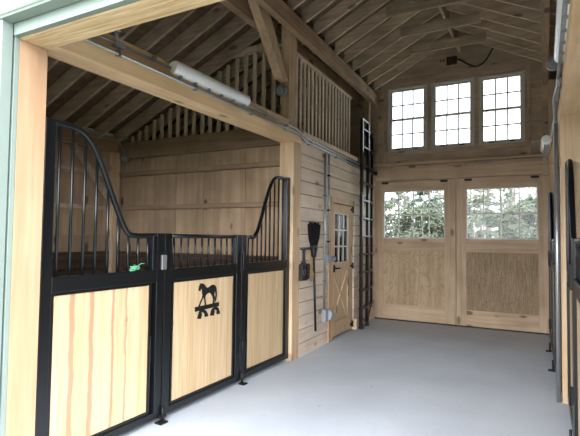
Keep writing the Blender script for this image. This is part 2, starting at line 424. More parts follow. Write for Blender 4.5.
# stall partitions
SX = OUT + .02
def partition(side):
    r = struct_root('wall_partition' if not side else 'wall_partition_right', MIR((-1.7, 5.3, 0)) if side else (-1.7, 5.3, 0))
    m = MB(); boards(m, 'y', 5.30, 5.34, OUT, -.2, 0, 2.75, 1.22, vertical=True)
    m.build('plywood', M['stallply'], r, mirror=side, warp=False)
    m = MB()
    for z in (1.93, 2.455): m.box(OUT + .1, -.2, 5.225, 5.30, z - .032, z + .032)
    m.build('girt', M['beam_x'], r, mirror=side, warp=False)
    m = MB(); boards(m, 'y', 5.265, 5.30, OUT, -.2, 0, 1.26, .2)
    m.build('kickboard', M['kick'], r, mirror=side, warp=False)
    MB().box(OUT, -.2, 5.22, 5.36, 2.70, 2.95).build('top_plate', M['beam_x'], r, mirror=side, warp=False)
partition(False); partition(True)

# slatted screen over the partition, cut to the slope of the rafters
def under_rafter(x): return 3.02 + (x + 3.08) * 0.46
def screen_partition(side):
    r = thing('slatted_screen', (-1.6, 5.3, 2.95),
              'upright slat screen above the back partition of the left stall' if not side else 'upright slat screen above the back partition of the right stall, mostly hidden',
              'slatted screen', mirror=side)
    xs = [-2.98, -2.825, -2.687, -2.528, -2.375, -2.213, -2.056, -1.905, -1.755, -1.60, -1.461, -1.309, -1.161, -1.011, -.862, -.716, -.573, -.42]
    for x in xs:
        top = min(4.0, under_rafter(x) - .0)
        MB().box(x - .026, x + .026, 5.285, 5.31, 2.95, top).build('slat', M['slat'], r, mirror=side, warp=False)
    MB().box(-1.15, -.2, 5.26, 5.335, 4.0, 4.085).build('top_rail', M['slat'], r, mirror=side, warp=False)
screen_partition(False)

# wall along the aisle beyond the stall, horizontal boards, opening for the tack room door
def aisle_wall():
    r = struct_root('wall_aisle', (0, 7, 0))
    m = MB(); step = .172
    z = 0.0
    while z < 2.80:
        e = min(z + step, 2.80)
        if z < 2.06:
            m.box(-.04, 0, 5.30, 6.27, z, e - .009); m.box(-.04, 0, 7.42, D, z, e - .009)
        else:
            m.box(-.04, 0, 5.30, D, z, e - .009)
        z = e
    m.build('boards', M['board_y'], r)
    m = MB(); m.box(-.14, -.042, 5.34, 6.27, 0, 2.8); m.box(-.14, -.042, 7.42, D, 0, 2.8); m.box(-.14, -.042, 6.27, 7.42, 2.12, 2.8)
    m.build('board_backing', M['kick'], r)  # dark backing sheet behind the boards, darkens the gaps between them
aisle_wall()

def aisle_screen():
    r = thing('slatted_screen', (-.03, 6.3, 2.8), 'long slat railing above the boarded aisle wall, ending at the black ladder', 'slatted screen')
    ys = [5.33, 5.43, 5.577, 5.732, 5.85, 5.973, 6.138, 6.27, 6.407, 6.529, 6.683, 6.827, 6.965, 7.094, 7.248, 7.392]
    n = 17
    for k in range(n):
        y = 5.34 + (7.40 - 5.34) * k / (n - 1)
        MB().box(-.032, -.014, y - .026, y + .026, 2.86, 3.86).shift(-.075).build('slat', M['slat'], r)
    MB().box(-.05, .0, 5.30, 7.46, 3.86, 3.90).shift(-.075).build('top_rail', M['slat'], r)
    MB().box(-.14, .03, 5.30, 7.50, 2.80, 2.86).build('bottom_rail', M['slat'], r, bevel=.003)
aisle_screen()
# loft deck over the tack room
MB().box(OUT, -.06, 5.36, D, 2.70, 2.76).build('floor_loft', M['kick'], warp=False, kind='structure')

# ---------------------------------------------------------------- far gable wall
U = [(.13, .86), (.93, 1.665), (1.735, 2.455)]   # upper window outer widths
UZ = (3.13, 4.33)
def gable():
    r = struct_root('wall_back', (W / 2, D, 0))
    Y0, Y1 = D, D + .03
    def wx(x, y=D): return x
    m = MB()
    # boards round the openings (world x directly, no warp)
    segs = [(2.58, 3.13, -.115, 2.79), (4.33, 4.52, -.115, 2.79)]
    for z0, z1, x0, x1 in segs: boards(m, 'y', Y0, Y1, x0, x1, z0, z1, .28)
    m.box(-.115, .13, Y0, Y1, 3.13, 4.33); m.box(2.455, 2.79, Y0, Y1, 3.13, 4.33)
    m.box(.86, .93, Y0, Y1, 3.13, 4.33); m.box(1.665, 1.735, Y0, Y1, 3.13, 4.33)
    m.prism([(-.6, 4.52), (3.3, 4.52), (1.37, 5.45)], 'y', Y0, Y1)
    m.build('boards', M['board_x'], r, warp=False)
    m = MB()
    m.box(OUT, -.125, Y0, Y1, 0, 4.52); m.box(2.80, W - OUT, Y0, Y1, 0, 4.52)
    m.box(-.125, -.115, Y0, Y1, 2.58, 4.52); m.box(2.79, 2.8, Y0, Y1, 2.58, 4.52)
    m.build('wing_boards', M['board_x'], r, warp=False)
    m = MB()
    m.box(-.16, .16, D + .035, D + .1, 2.58, 5.3)
    m.box(OUT, -.125, D + .035, D + .1, -.1, 4.52); m.box(2.80, W - OUT, D + .035, D + .1, -.1, 4.52)
    m.box(-.125, 2.80, D + .055, D + .1, 2.52, 3.12)  # strip added over the door head to stop a light leak
    m.build('siding', M['white'], r, warp=False)
    # blocking and battens
    m = MB()
    m.box(-.10, .07, D - .035, D, 3.86, 3.93); m.box(2.52, 2.72, D - .035, D, 3.40, 3.47); m.box(2.52, 2.72, D - .035, D, 4.02, 4.09)
    m.box(.06, .10, D - .035, D, 2.9, 4.42); m.box(2.50, 2.535, D - .035, D, 2.9, 4.42)
    m.box(2.70, 2.79, D - .05, D, 2.56, 4.42); m.box(-.115, -.06, D - .03, D, 2.56, 4.25)
    m.build('batten', M['board_x'], r, bevel=.003, warp=False)
    m = MB(); m.box(-.12, 2.79, D - .12, D, 2.86, 2.90); m.box(-.12, 2.79, D - .04, D, 2.58, 2.80)
    m.build('ledge', M['door_x'], r, bevel=.003, warp=False)
    m = MB(); m.box(.08, 2.52, D - .03, D, 4.35, 4.41); m.box(.10, 2.50, D - .045, D, 3.06, 3.125)
    m.build('window_casing', M['board_x'], r, bevel=.003, warp=False)
gable()
for i, (x0, x1) in enumerate(U):
    r = struct_root('window_%d' % (i + 1), (0, 0, 0)); r.location = ((x0 + x1) / 2, D, UZ[0]); WORLD[r.name] = r.location.copy()
    z0, z1 = UZ; f = .045; zm = (z0 + z1) / 2
    m = MB()
    m.box(x0, x0 + .03, D - .02, D + .05, z0, z1); m.box(x1 - .03, x1, D - .02, D + .05, z0, z1)
    m.box(x0 + .03, x1 - .03, D - .02, D + .05, z0, z0 + .03); m.box(x0 + .03, x1 - .03, D - .02, D + .05, z1 - .03, z1)
    m.build('window_frame', M['sash'], r, bevel=.003, warp=False)
    for (a, b, yo) in ((z0 + .03, zm + .018, .0), (zm - .018, z1 - .03, .028)):
        s = MB(); xa, xb = x0 + .03, x1 - .03
        s.box(xa, xa + f, D + yo, D + yo + .022, a, b); s.box(xb - f, xb, D + yo, D + yo + .022, a, b)
        s.box(xa + f, xb - f, D + yo, D + yo + .022, a, a + .038); s.box(xa + f, xb - f, D + yo, D + yo + .022, b - .034, b)
        for k in (1, 2):
            xx = xa + f + (xb - xa - 2 * f) * k / 3; s.box(xx - .011, xx + .011, D + yo + .004, D + yo + .018, a + .03, b - .03)
        zz = (a + b) / 2; s.box(xa + f, xb - f, D + yo + .006, D + yo + .018, zz - .011, zz + .011)
        s.build('sash', M['sash'], r, warp=False)
        MB().box(xa + f, xb - f, D + yo + .010, D + yo + .013, a + .03, b - .03).build('glass', M['glass'], r, warp=False)
    g = MB(); g.box(x0 + .1, x0 + .16, D - .03, D, zm - .0 - .02, zm + .02 - .02); g.box(x0 + .16, x0 + .24, D - .04, D - .02, z0 + .03, z0 + .045); g.box(x1 - .24, x1 - .16, D - .04, D - .02, z0 + .03, z0 + .045)
    g.build('sash_lift', M['iron'], r, warp=False)

# sliding doors of the far gable
def sliding(n, x0, x1, wx0, wx1, ply0, ply1):
    r = struct_root('door_%d' % n, (0, 0, 0)); r.location = ((x0 + x1) / 2, D + .04, 0); WORLD[r.name] = r.location.copy()
    ya, yb = D + .0, D + .05
    B = dict(warp=False, bevel=.003)
    MB().box(x0, wx0, ya, yb, .0, 2.575).build('stile', M['door_z'], r, **B)
    MB().box(wx1, x1, ya, yb, .0, 2.575).build('stile', M['door_z'], r, **B)
    MB().box(wx0, wx1, ya, yb, 2.39, 2.575).build('top_rail', M['door_x'], r, **B)
    MB().box(wx0, wx1, ya, yb, 1.29, 1.51).build('lock_rail', M['door_x'], r, **B)
    MB().box(wx0, wx1, ya, yb, .0, .29).build('bottom_rail', M['door_x'], r, **B)
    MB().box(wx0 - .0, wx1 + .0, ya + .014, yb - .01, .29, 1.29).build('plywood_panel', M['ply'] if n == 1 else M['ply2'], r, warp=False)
    m = MB()
    for k in range(0, 5):
        x = wx0 + (wx1 - wx0) * k / 4; w = .009 if 0 < k < 4 else .016
        m.box(max(wx0, x - w), min(wx1, x + w), ya + .012, ya + .032, 1.51, 2.39)
    for z in (1.52, 1.95, 2.38): m.box(wx0, wx1, ya + .013, ya + .031, z - .009, z + .009)
    m.build('window_grille', M['sash'], r, warp=False)
    MB().box(wx0, wx1, ya + .02, ya + .024, 1.51, 2.39).build('glass', M['glass'], r, warp=False)
    if n == 2: MB().box(1.32, 1.39, yb + .002, yb + .02, .0, 2.5).build('seam_block', M['door_z'], r, warp=False)  # strip added outside the door seam to stop light leaking through
    for x in (x0 + .2, x1 - .2):
        MB().box(x - .06, x + .06, D - .025, D, 2.525, 2.56).build('door_hanger', M['iron'], r, warp=False)
sliding(1, -.122, 1.350, .05, 1.162, 0, 1.25)
sliding(2, 1.359, 2.79, 1.525, 2.63, 1.47, 2.72)
tag(MB().box(-.11, 2.78, D - .03, D - .004, 0, .02).build('floor_guide', M['iron'], warp=False), 'dark metal guide strip on the floor under the sliding doors', 'door guide')

# ---------------------------------------------------------------- roof
RZ0 = 4.235; RS = .5; RIDGE = 1.42
def rafter_y(k): return 5.30 + .37 * k
def sheath():
    r = struct_root('ceiling', (W / 2, 5, 4.4))
    t = .03
    for a, b in (((-.02, RZ0 + .19 - .01), (RIDGE, RZ0 + .19 + RS * RIDGE)), ((W + .02, RZ0 + .19 - .01), (RIDGE, RZ0 + .19 + RS * (W - RIDGE)))):
        MB().prism([a, b, (b[0], b[1] + t), (a[0], a[1] + t)], 'y', 1.6, D + .1).build('main_sheathing', M['osb'], r, warp=False)
    for s in (False, True):
        a = (OUT - .3, under_rafter(OUT - .3) + .20); b = (.02, under_rafter(.02) + .20)
        MB().prism([a, b, (b[0], b[1] + t), (a[0], a[1] + t)], 'y', 1.6, D + .1).build('wing_sheathing', M['osb'], r, mirror=s, warp=False)
        MB().box(-.06, -.015, 1.6, D + .1, 4.36, 4.62).build('eave_seal', M['osb'], r, mirror=s, warp=False)  # strip added to close the roof gap against sky light
sheath()
tag(MB().box(RIDGE - .02, RIDGE + .02, 1.82, D, RZ0 + RS * RIDGE - .12, RZ0 + RS * RIDGE + .15).build('ridge_board', M['rafter'], warp=False), 'ridge board running along the peak of the main roof', 'beam')

def ordinal(n):
    return ['nearest', 'second', 'third', 'fourth', 'fifth', 'sixth', 'seventh', 'eighth', 'ninth', 'tenth', 'eleventh', 'twelfth', 'thirteenth', 'fourteenth', 'fifteenth', 'sixteenth', 'seventeenth', 'eighteenth', 'nineteenth', 'twentieth'][n]
def place_copies(proto, ys, labelf, cat, group):
    o = proto
    for i, y in enumerate(ys):
        c = proto if i == 0 else proto.copy()
        if i: COL.objects.link(c)
        c.location.y = y; tag(c, labelf(i), cat, group)
ys = sorted([rafter_y(k) for k in range(-9, 9)], reverse=True)
def from_gable(i): return 'closest to' if i == 0 else ordinal(i) + ' from'
def gl(side):
    def f(i):
        p = 'rafter closest to the far gable wall' if i == 0 else ordinal(i) + ' rafter from the far gable wall'
        return p + ' on the ' + side
    return f
def build_rafters():
    t = .022; dep = .185
    # main roof, left slope and right slope
    for x0, x1, side in ((-.012, RIDGE - .02, 'left slope of the main roof'), (W + .012, RIDGE + .02, 'right slope of the main roof')):
        f = lambda x: RZ0 + RS * (x if x1 < W / 2 and x0 < W / 2 else W - x)
        za, zb = f(x0), f(x1)
        o = MB().prism([(x0, za), (x1, zb), (x1, zb + dep), (x0, za + dep)], 'y', -.019, .019).build('rafter', M['rafter'], warp=False)
        place_copies(o, ys, gl(side), 'rafter', 'rafters of the main roof, ' + side.split(' slope')[0] + ' slope')
    for s in (False, True):
        xa, xb = OUT - .02, -.12
        o = MB().prism([(xa, under_rafter(xa)), (xb, under_rafter(xb)), (xb, under_rafter(xb) + .19), (xa, under_rafter(xa) + .19)], 'y', -.019, .019).build('rafter', M['rafter'], mirror=s, warp=False)
        nm = 'right stall lean-to roof' if s else 'left stall lean-to roof'
        yy = [y for y in ys if y < 8.4] if not s else [y for y in ys if y < 8.4][:6]
        yy = [y - .09 for y in yy]
        def f(i, n=len(yy), nm=nm):
            return ('rafter closest to the far gable wall' if i == 0 else ordinal(i) + ' rafter from the far gable wall') + ' under the ' + nm
        place_copies(o, yy, f, 'rafter', 'rafters of the ' + nm)
build_rafters()
# collar ties on every other rafter
o = MB().box(.78, 1.94, -.019, .019, 4.62, 4.76).build('collar_tie', M['rafter'], warp=False)
for i, k in enumerate((7, 5, 3)):
    c = o if i == 0 else o.copy()
    if i: COL.objects.link(c)
    c.location.y = rafter_y(k) - .04
    tag(c, ['short horizontal collar tie on the rafters nearest the far gable wall', 'middle one of the three short collar ties below the ridge', 'collar tie below the ridge nearest the viewer, cut by the top of the picture'][i], 'collar tie', 'collar ties under the ridge')

# long beams carried by the posts
for s in (False, True):
    nm = 'right' if s else 'left'
    tag(MB().add([(x + dx, y, z) for (y, dx) in ((1.82, .075), (D, -.02)) for x in (.004, .09) for z in (4.03, 4.232)], [(0, 1, 3, 2), (4, 6, 7, 5), (0, 4, 5, 1), (2, 3, 7, 6), (0, 2, 6, 4), (1, 5, 7, 3)]).build('roof_beam', M['beam'], bevel=.004, mirror=s), 'long heavy beam carrying the rafters on the %s side of the aisle' % nm, 'beam')
    tag(MB().box(-.32, -.22, 1.82, D, 4.03, 4.232).build('roof_beam', M['beam'], bevel=.004, mirror=s), 'second beam running behind the main beam on the %s side, under the lean-to rafters' % nm, 'beam')
    # big post at the end of the stall
    tag(MB().box(-.20, 0, 5.10, 5.295, 0, 2.688).box(-.20, -.075, 5.10, 5.295, 2.846, 4.23).build('timber_post', M['timber_z'], bevel=.004, mirror=s),
        'tall square timber post at the far end of the %s stall front' % nm, 'post')
    if not s:
        tag(MB().box(-.12, -.0, 8.2, 8.32, 2.80, 4.028).build('timber_post', M['beam'], bevel=.004, mirror=s), 'short dark post above the wall behind the top of the ladder', 'post')
    # knee brace up to the beam
    a = Vector((-.12, 4.93, 3.42)); b = Vector((-.12, 4.36, 4.16)); d = (b - a)
    m = MB().prism([(5.098, 3.36), (5.098, 3.60), (4.60, 4.028), (4.30, 4.028)], 'x', -.18, -.07) if False else MB().prism([(4.94, 3.45), (5.098, 3.45), (4.53, 4.24), (4.25, 4.24)], 'x', -.20, -.085)
    tag(m.build('knee_brace', M['timber_z'], bevel=.004, mirror=s), 'diagonal knee brace from the %s stall post up to the beams' % nm, 'brace')
    # header over the stall opening
    tag(MB().box(-.20, 0, 1.822, 5.295, 2.69, 2.845).build('header_beam', M['timber_y'], bevel=.004, mirror=s), 'thick pale header timber above the %s stall front' % nm, 'beam')
    tag(MB().box(-.12, -.07, 1.822, 5.098, 2.847, 2.97).build('header_board', M['timber_y'], bevel=.003, mirror=s), 'pale board on edge standing on the %s stall header behind the conduit pipes' % nm, 'board')
    pass
# right side, post between the far stall and the gable
tag(MB().box(-.20, 0, 8.32, 8.5, 0, 4.028).build('timber_post', M['timber_z'], bevel=.004, mirror=True), 'timber post in the far right corner beside the sliding door', 'post')
tag(MB().box(-.20, 0, 5.30, 8.318, 2.69, 2.845).build('header_beam', M['timber_y'], bevel=.004, mirror=True), 'pale header timber above the far right stall', 'beam')
tag(MB().box(-.05, -.01, 5.30, 8.5, 3.0, 4.0).build('loft_board', M['board_y'], mirror=True), 'dark boarding between header and beam on the far right', 'boarding') if False else None

# ---------------------------------------------------------------- stall fronts
def frame_boxes(m, y0, y1, zb, zm0, zm1, topL, topR, a=-.095, b=-.04, st=.068):
    m.box(a, b, y0, y0 + st, .035, topL); m.box(a, b, y1 - st, y1, .035, topR)
    m.box(a, b, y0 + st, y1 - st, .035, zb - .02); m.box(a, b, y0 + st, y1 - st, zm0 + .022, zm1)
def lip(m, y0, y1, z0, z1, w=.022, a=-.085, b=-.052):
    m.box(a, b, y0, y0 + w, z0, z1); m.box(a, b, y1 - w, y1, z0, z1)
    m.box(a, b, y0 + w, y1 - w, z0, z0 + w); m.box(a, b, y0 + w, y1 - w, z1 - w, z1)
def smooth(pts, n=4):
    out = []
    P = [pts[0]] + pts + [pts[-1]]
    for i in range(1, len(P) - 2):
        for k in range(n):
            t = k / n; p0, p1, p2, p3 = [Vector(q) for q in P[i - 1:i + 3]]
            out.append(.5 * ((2 * p1) + (-p0 + p2) * t + (2 * p0 - 5 * p1 + 4 * p2 - p3) * t * t + (-p0 + 3 * p1 - 3 * p2 + p3) * t ** 3))
    out.append(Vector(pts[-1])); return out
def interp(pts, y):
    for (a, b) in zip(pts, pts[1:]):
        if a[0] <= y <= b[0]: return a[1] + (b[1] - a[1]) * (y - a[0]) / (b[0] - a[0])
    return 1.5
ZB, ZT, ZR = .113, 1.105, 1.228
CURVE_L = [(1.90, 2.222), (1.98, 2.226), (2.07, 2.222), (2.152, 2.196), (2.209, 2.145), (2.256, 2.08), (2.31, 1.985), (2.377, 1.845), (2.445, 1.71), (2.505, 1.59), (2.56, 1.52), (2.63, 1.50), (2.86, 1.50)]
CURVE_R = [(4.22, 1.50), (4.32, 1.50), (4.375, 1.545), (4.42, 1.61), (4.50, 1.78), (4.56, 1.91), (4.62, 2.02), (4.67, 2.10), (4.73, 2.17), (4.80, 2.205), (4.90, 2.215), (5.06, 2.215)]
BARS_L = [1.969, 2.066, 2.166, 2.264, 2.367, 2.465, 2.564, 2.665, 2.765]
BARS_G = [3.066, 3.159, 3.252, 3.348, 3.442, 3.539, 3.636, 3.735, 3.828, 3.92]
BARS_R = [4.215, 4.30, 4.392, 4.479, 4.568, 4.658, 4.756, 4.857, 4.955]
def lin(y, o, k): return o + (y - 1.84) * k
def stall_front(side, off=0.0, k=1.0, which='', px=0.0):
    """fixed wing, swinging gate, fixed wing; off/k move and stretch it along the aisle"""
    T = lambda y: 1.84 + off + (y - 1.84) * k
    tx = 'left' if not side else 'right'
    def put(m): 
        m.v = [Vector((p.x + px, T(p.y), p.z)) for p in m.v]; return m
    def panel(root, y0, y1, mat):
        wp = put(MB().box(-.082, -.060, y0, y1, ZB, ZT)).build('wood_panel', mat, root, mirror=side)
        m = MB(); lip(m, y0 - .004, y1 + .004, ZB - .02, ZT + .022); put(m).build('panel_trim', M['black'], root, bevel=.003, mirror=side)
        return wp
    # near wing
    def lab(which_part): return which_part % which
    r = thing('stall_partition', (-.07, T(2.35), 0), LABELS[(side, which)][0], 'stall partition', mirror=side)
    m = MB(); frame_boxes(m, 1.848, 2.925, ZB, ZT, ZR, 2.235, 1.522, st=.076)
    m.box(-.095, -.04, 2.80, 2.85, ZR, 1.50)
    put(m).build('frame', M['black'], r, bevel=.005, mirror=side)
    panel(r, 1.935, 2.80, M['panel_a'] if not side else M['panel_b'])
    put(MB().tube(smooth([(-.067, y, z) for y, z in CURVE_L]), .021, 12)).build('top_tube', M['black'], r, mirror=side)
    for y in BARS_L:
        put(MB().tube([(-.067, y, ZR - .005), (-.067, y, interp(CURVE_L, y) - .005)], .0105, 8)).build('bar', M['black'], r, mirror=side)
    # gate
    r = thing('stall_gate', (-.07, T(3.5), 0), LABELS[(side, which)][1], 'stall gate', mirror=side)
    m = MB(); frame_boxes(m, 2.935, 4.055, ZB, ZT, ZR, 1.522, 1.522, st=.084)
    m.box(-.09, -.045, 3.945, 3.99, ZR, 1.5)
    put(m).build('frame', M['black'], r, bevel=.005, mirror=side)
    gate_board = panel(r, 3.046, 3.950, M['panel_b'])
    put(MB().tube([(-.067, 3.0, 1.50), (-.067, 3.99, 1.50)], .018, 12)).build('top_tube', M['black'], r, mirror=side)
    for y in BARS_G:
        put(MB().tube([(-.067, y, ZR - .005), (-.067, y, 1.495)], .0095, 8)).build('bar', M['black'], r, mirror=side)
    h = MB().box(-.045, -.026, 2.895, 2.945, 1.225, 1.345)
    put(h).build('hinge_plate', M['steel'] if not side else M['iron'], r, bevel=.003, mirror=side)
    h = MB().box(-.045, -.022, 4.035, 4.085, 1.14, 1.33); h.tube([(-.018, 4.06, 1.16), (-.018, 4.06, 1.36)], .009, 8)
    put(h).build('latch', M['iron'], r, bevel=.002, mirror=side)
    h = MB().box(-.045, -.024, 4.035, 4.085, .31, .43); h.tube([(-.018, 4.06, .30), (-.018, 4.06, .44)], .008, 8)
    put(h).build('latch', M['iron'], r, bevel=.002, mirror=side)
    h = MB().tube([(-.02, 2.93, .0), (-.02, 2.93, .12)], .010, 8); h.box(-.04, .03, 2.86, 2.94, .0, .012); h.box(-.05, -.01, 2.9, 2.96, .03, .05)
    put(h).build('drop_bolt', M['iron'], r, mirror=side)
    h = MB().tube([(-.02, 4.07, .0), (-.02, 4.07, .12)], .010, 8); h.box(-.04, .03, 4.03, 4.10, .0, .012)
    put(h).build('drop_bolt', M['iron'], r, mirror=side)
    if not side: emblem(gate_board)
    # inner lead bracket seen through the bars
    put(MB().tube([(-.13, 2.99, 1.345), (-.16, 3.06, 1.345), (-.16, 3.17, 1.345), (-.16, 3.17, 1.20)], .009, 8)).build('inner_bracket', M['black'], r, mirror=side)
    # far wing
    r = thing('stall_partition', (-.07, T(4.6), 0), LABELS[(side, which)][2], 'stall partition', mirror=side)
    m = MB(); frame_boxes(m, 4.065, 5.098, ZB, ZT, ZR, 1.522, 2.235, st=.084)
    put(m).build('frame', M['black'], r, bevel=.005, mirror=side)
    panel(r, 4.185, 4.998, M['panel_b'])
    put(MB().tube(smooth([(-.067, y, z) for y, z in CURVE_R]), .021, 12)).build('top_tube', M['black'], r, mirror=side)
    for y in BARS_R:
        put(MB().tube([(-.067, y, ZR - .005), (-.067, y, interp(CURVE_R, y) - .005)], .0095, 8)).build('bar', M['black'], r, mirror=side)

def emblem(root):
    horse = [(3.419, 1.073), (3.435, 1.067), (3.455, 1.07), (3.475, 1.058), (3.492, 1.042), (3.508, 1.026), (3.529, 1.021), (3.553, 1.029), (3.578, 1.04), (3.607, 1.044), (3.633, 1.036), (3.651, 1.021), (3.66, 0.999), (3.665, 0.969), (3.666, 0.93), (3.657, 0.898), (3.647, 0.877), (3.644, 0.906), (3.651, 0.942), (3.648, 0.974), (3.639, 0.988), (3.631, 0.965), (3.623, 0.95), (3.637, 0.925), (3.633, 0.897), (3.63, 0.866), (3.604, 0.866), (3.61, 0.881), (3.612, 0.905), (3.602, 0.931), (3.581, 0.957), (3.555, 0.975), (3.523, 0.968), (3.499, 0.955), (3.491, 0.938), (3.498, 0.907), (3.506, 0.863), (3.491, 0.864), (3.484, 0.903), (3.473, 0.94), (3.459, 0.931), (3.44, 0.906), (3.425, 0.885), (3.414, 0.861), (3.397, 0.863), (3.408, 0.879), (3.424, 0.907), (3.447, 0.938), (3.454, 0.959), (3.446, 0.983), (3.445, 1.006), (3.436, 1.026), (3.427, 1.02), (3.418, 1.002), (3.402, 1.003), (3.396, 1.013), (3.401, 1.042), (3.412, 1.059)]
    bar = [(3.347, 0.863), (3.701, 0.87), (3.706, 0.832), (3.352, 0.822)]
    arches = [[(3.383, 0.756), (3.395, 0.787), (3.412, 0.819), (3.437, 0.811), (3.448, 0.792), (3.441, 0.765), (3.433, 0.747)], [(3.412, 0.819), (3.437, 0.827), (3.476, 0.827), (3.511, 0.811), (3.484, 0.792), (3.463, 0.8), (3.437, 0.811)], [(3.511, 0.811), (3.533, 0.781), (3.541, 0.756), (3.493, 0.756), (3.488, 0.776), (3.484, 0.792)], [(3.572, 0.757), (3.582, 0.797), (3.602, 0.82), (3.625, 0.809), (3.637, 0.79), (3.629, 0.752)], [(3.602, 0.82), (3.635, 0.829), (3.67, 0.829), (3.696, 0.814), (3.671, 0.793), (3.649, 0.801), (3.625, 0.809)], [(3.696, 0.814), (3.715, 0.782), (3.722, 0.755), (3.672, 0.756), (3.669, 0.778), (3.671, 0.793)]]
    m = MB()
    for p in [horse, bar] + arches: m.prism(p, 'x', -.060, -.054)
    o = m.build('horse_emblem', M['iron'], root)
    o['label'] = 'black steel cut-out of a standing horse above a bar and two arches'
    return o
LABELS = {
    (False, ''): ['left stall panel nearest the viewer, heartwood-streaked boards, rail sweeping up to the jamb post',
                  'low stall gate with a black horse emblem on pale boards, between two stall panels',
                  'narrow left stall panel beyond the horse gate, rail curving up to the timber post'],
    (True, 'near'): ['right stall panel nearest the viewer, beside the entrance jamb',
                     'low stall gate in the middle of the near right stall front',
                     'near right stall panel with black bars rising against the timber post'],
    (True, 'far'): ['far right stall panel just behind the timber post, beyond the grey conduit',
                    'low gate in the middle of the far right stall front',
                    'far right stall panel rising beside the sliding doors'],
}
stall_front(False)
stall_front(True, 0, 1.0, 'near')
stall_front(True, 3.47, .92, 'far', .06)
# twine caught on the bars
m = MB()
pts = []
for k in range(26):
    a = k * 1.1; pts.append((-.055 + .022 * math.sin(a * 1.3), 2.62 + .035 * math.sin(a) + random.uniform(-.006, .006), 1.252 + .016 * math.cos(a * .7) + random.uniform(-.006, .006)))
m.tube(smooth(pts, 3), .0035, 6); m.tube([(-.06, 2.65, 1.26), (-.05, 2.69, 1.285), (-.05, 2.72, 1.28)], .003, 6); m.tube([(-.05, 2.60, 1.25), (-.03, 2.57, 1.235)], .003, 6)
tag(m.build('baling_twine', M['green']), 'small tuft of green twine knotted on the middle rail of the nearest left stall panel', 'twine')

# ---------------------------------------------------------------- tack room door
def tack_door():
    r = struct_root('door_3', (-.03, 6.85, 0))
    y0, y1 = 6.27, 7.44
    MB().box(-.03, .012, 6.27, 6.36, 0, 2.12).build('door_jamb', M['tackjamb'], r, bevel=.003)
    MB().box(-.05, .004, 6.362, 6.46, 0, 2.03).build('door_jamb', M['tack'], r, bevel=.003)
    MB().box(-.03, .014, 6.362, 7.42, 2.03, 2.115).build('head_casing', M['tack'], r, bevel=.003)
    a, b = -.05, -.012; ya, yb = 6.465, 7.36
    MB().box(a, b, ya, ya + .09, .03, 2.02).build('stile', M['tack'], r, bevel=.003)
    MB().box(a, b, yb - .2, yb, .03, 2.02).build('stile', M['tack'], r, bevel=.003)
    MB().box(a, b, ya + .09, yb - .2, 1.88, 2.02).build('top_rail', M['tack'], r, bevel=.003)
    MB().box(a, b, ya + .09, yb - .2, .99, 1.12).build('lock_rail', M['tack'], r, bevel=.003)
    MB().box(a, b, ya + .09, yb - .2, .03, .25).build('bottom_rail', M['tack'], r, bevel=.003)
    MB().box(a + .004, a + .02, ya + .09, yb - .2, .25, .99).build('lower_panel', M['tack'], r)
    m = MB()
    m.bar((-.022, ya + .08, .28), (-.022, yb - .19, .97), .016, .07, side=(1, 0, 0)); m.bar((-.0225, ya + .08, .97), (-.0225, yb - .19, .28), .014, .07, side=(1, 0, 0))
    m.build('cross_brace', M['tack'], r)
    m = MB(); wa, wb = ya + .09, yb - .2
    for k in range(4):
        y = wa + (wb - wa) * k / 3; m.box(a + .008, b - .004, max(wa, y - .012), min(wb, y + .012), 1.12, 1.88)
    for k in range(4):
        z = 1.12 + .76 * k / 3; m.box(a + .010, b - .006, wa, wb, max(1.12, z - .012), min(1.88, z + .012))
    m.build('window_grille', M['sash'], r)
    MB().box(a + .012, a + .018, wa, wb, 1.12, 1.88).build('glass', M['glassdark'], r)
    MB().box(-.10, -.045, 7.30, 7.42, 0, 2.1).build('door_jamb', M['tack'], r)
    for z in (1.97, 1.05, .10):
        MB().box(-.012, .006, 7.27, 7.36, z - .02, z + .02).box(-.012, .012, 7.345, 7.372, z - .05, z + .05).build('hinge', M['iron'], r)
    h = MB().box(-.012, .006, ya + .02, ya + .07, .99, 1.10).tube([(.0, ya + .045, 1.05), (.05, ya + .045, 1.05), (.055, ya + .15, 1.05)], .013, 8)
    h.build('door_handle', M['iron'], r)
M['glassdark'] = M['glass']
tack_door()
# low block by the ladder foot
tag(MB().box(.002, .05, 7.42, 7.52, 0, .17).build('wood_block', M['tack'], bevel=.004), 'small pale wood block on the floor between tack door and ladder', 'wood block')
# lining of the tack room: dim but real
MB().box(OUT + .01, -.15, 5.40, 5.42, 0, 2.69).build('wall_tack', M['stallply'], warp=False, kind='structure')

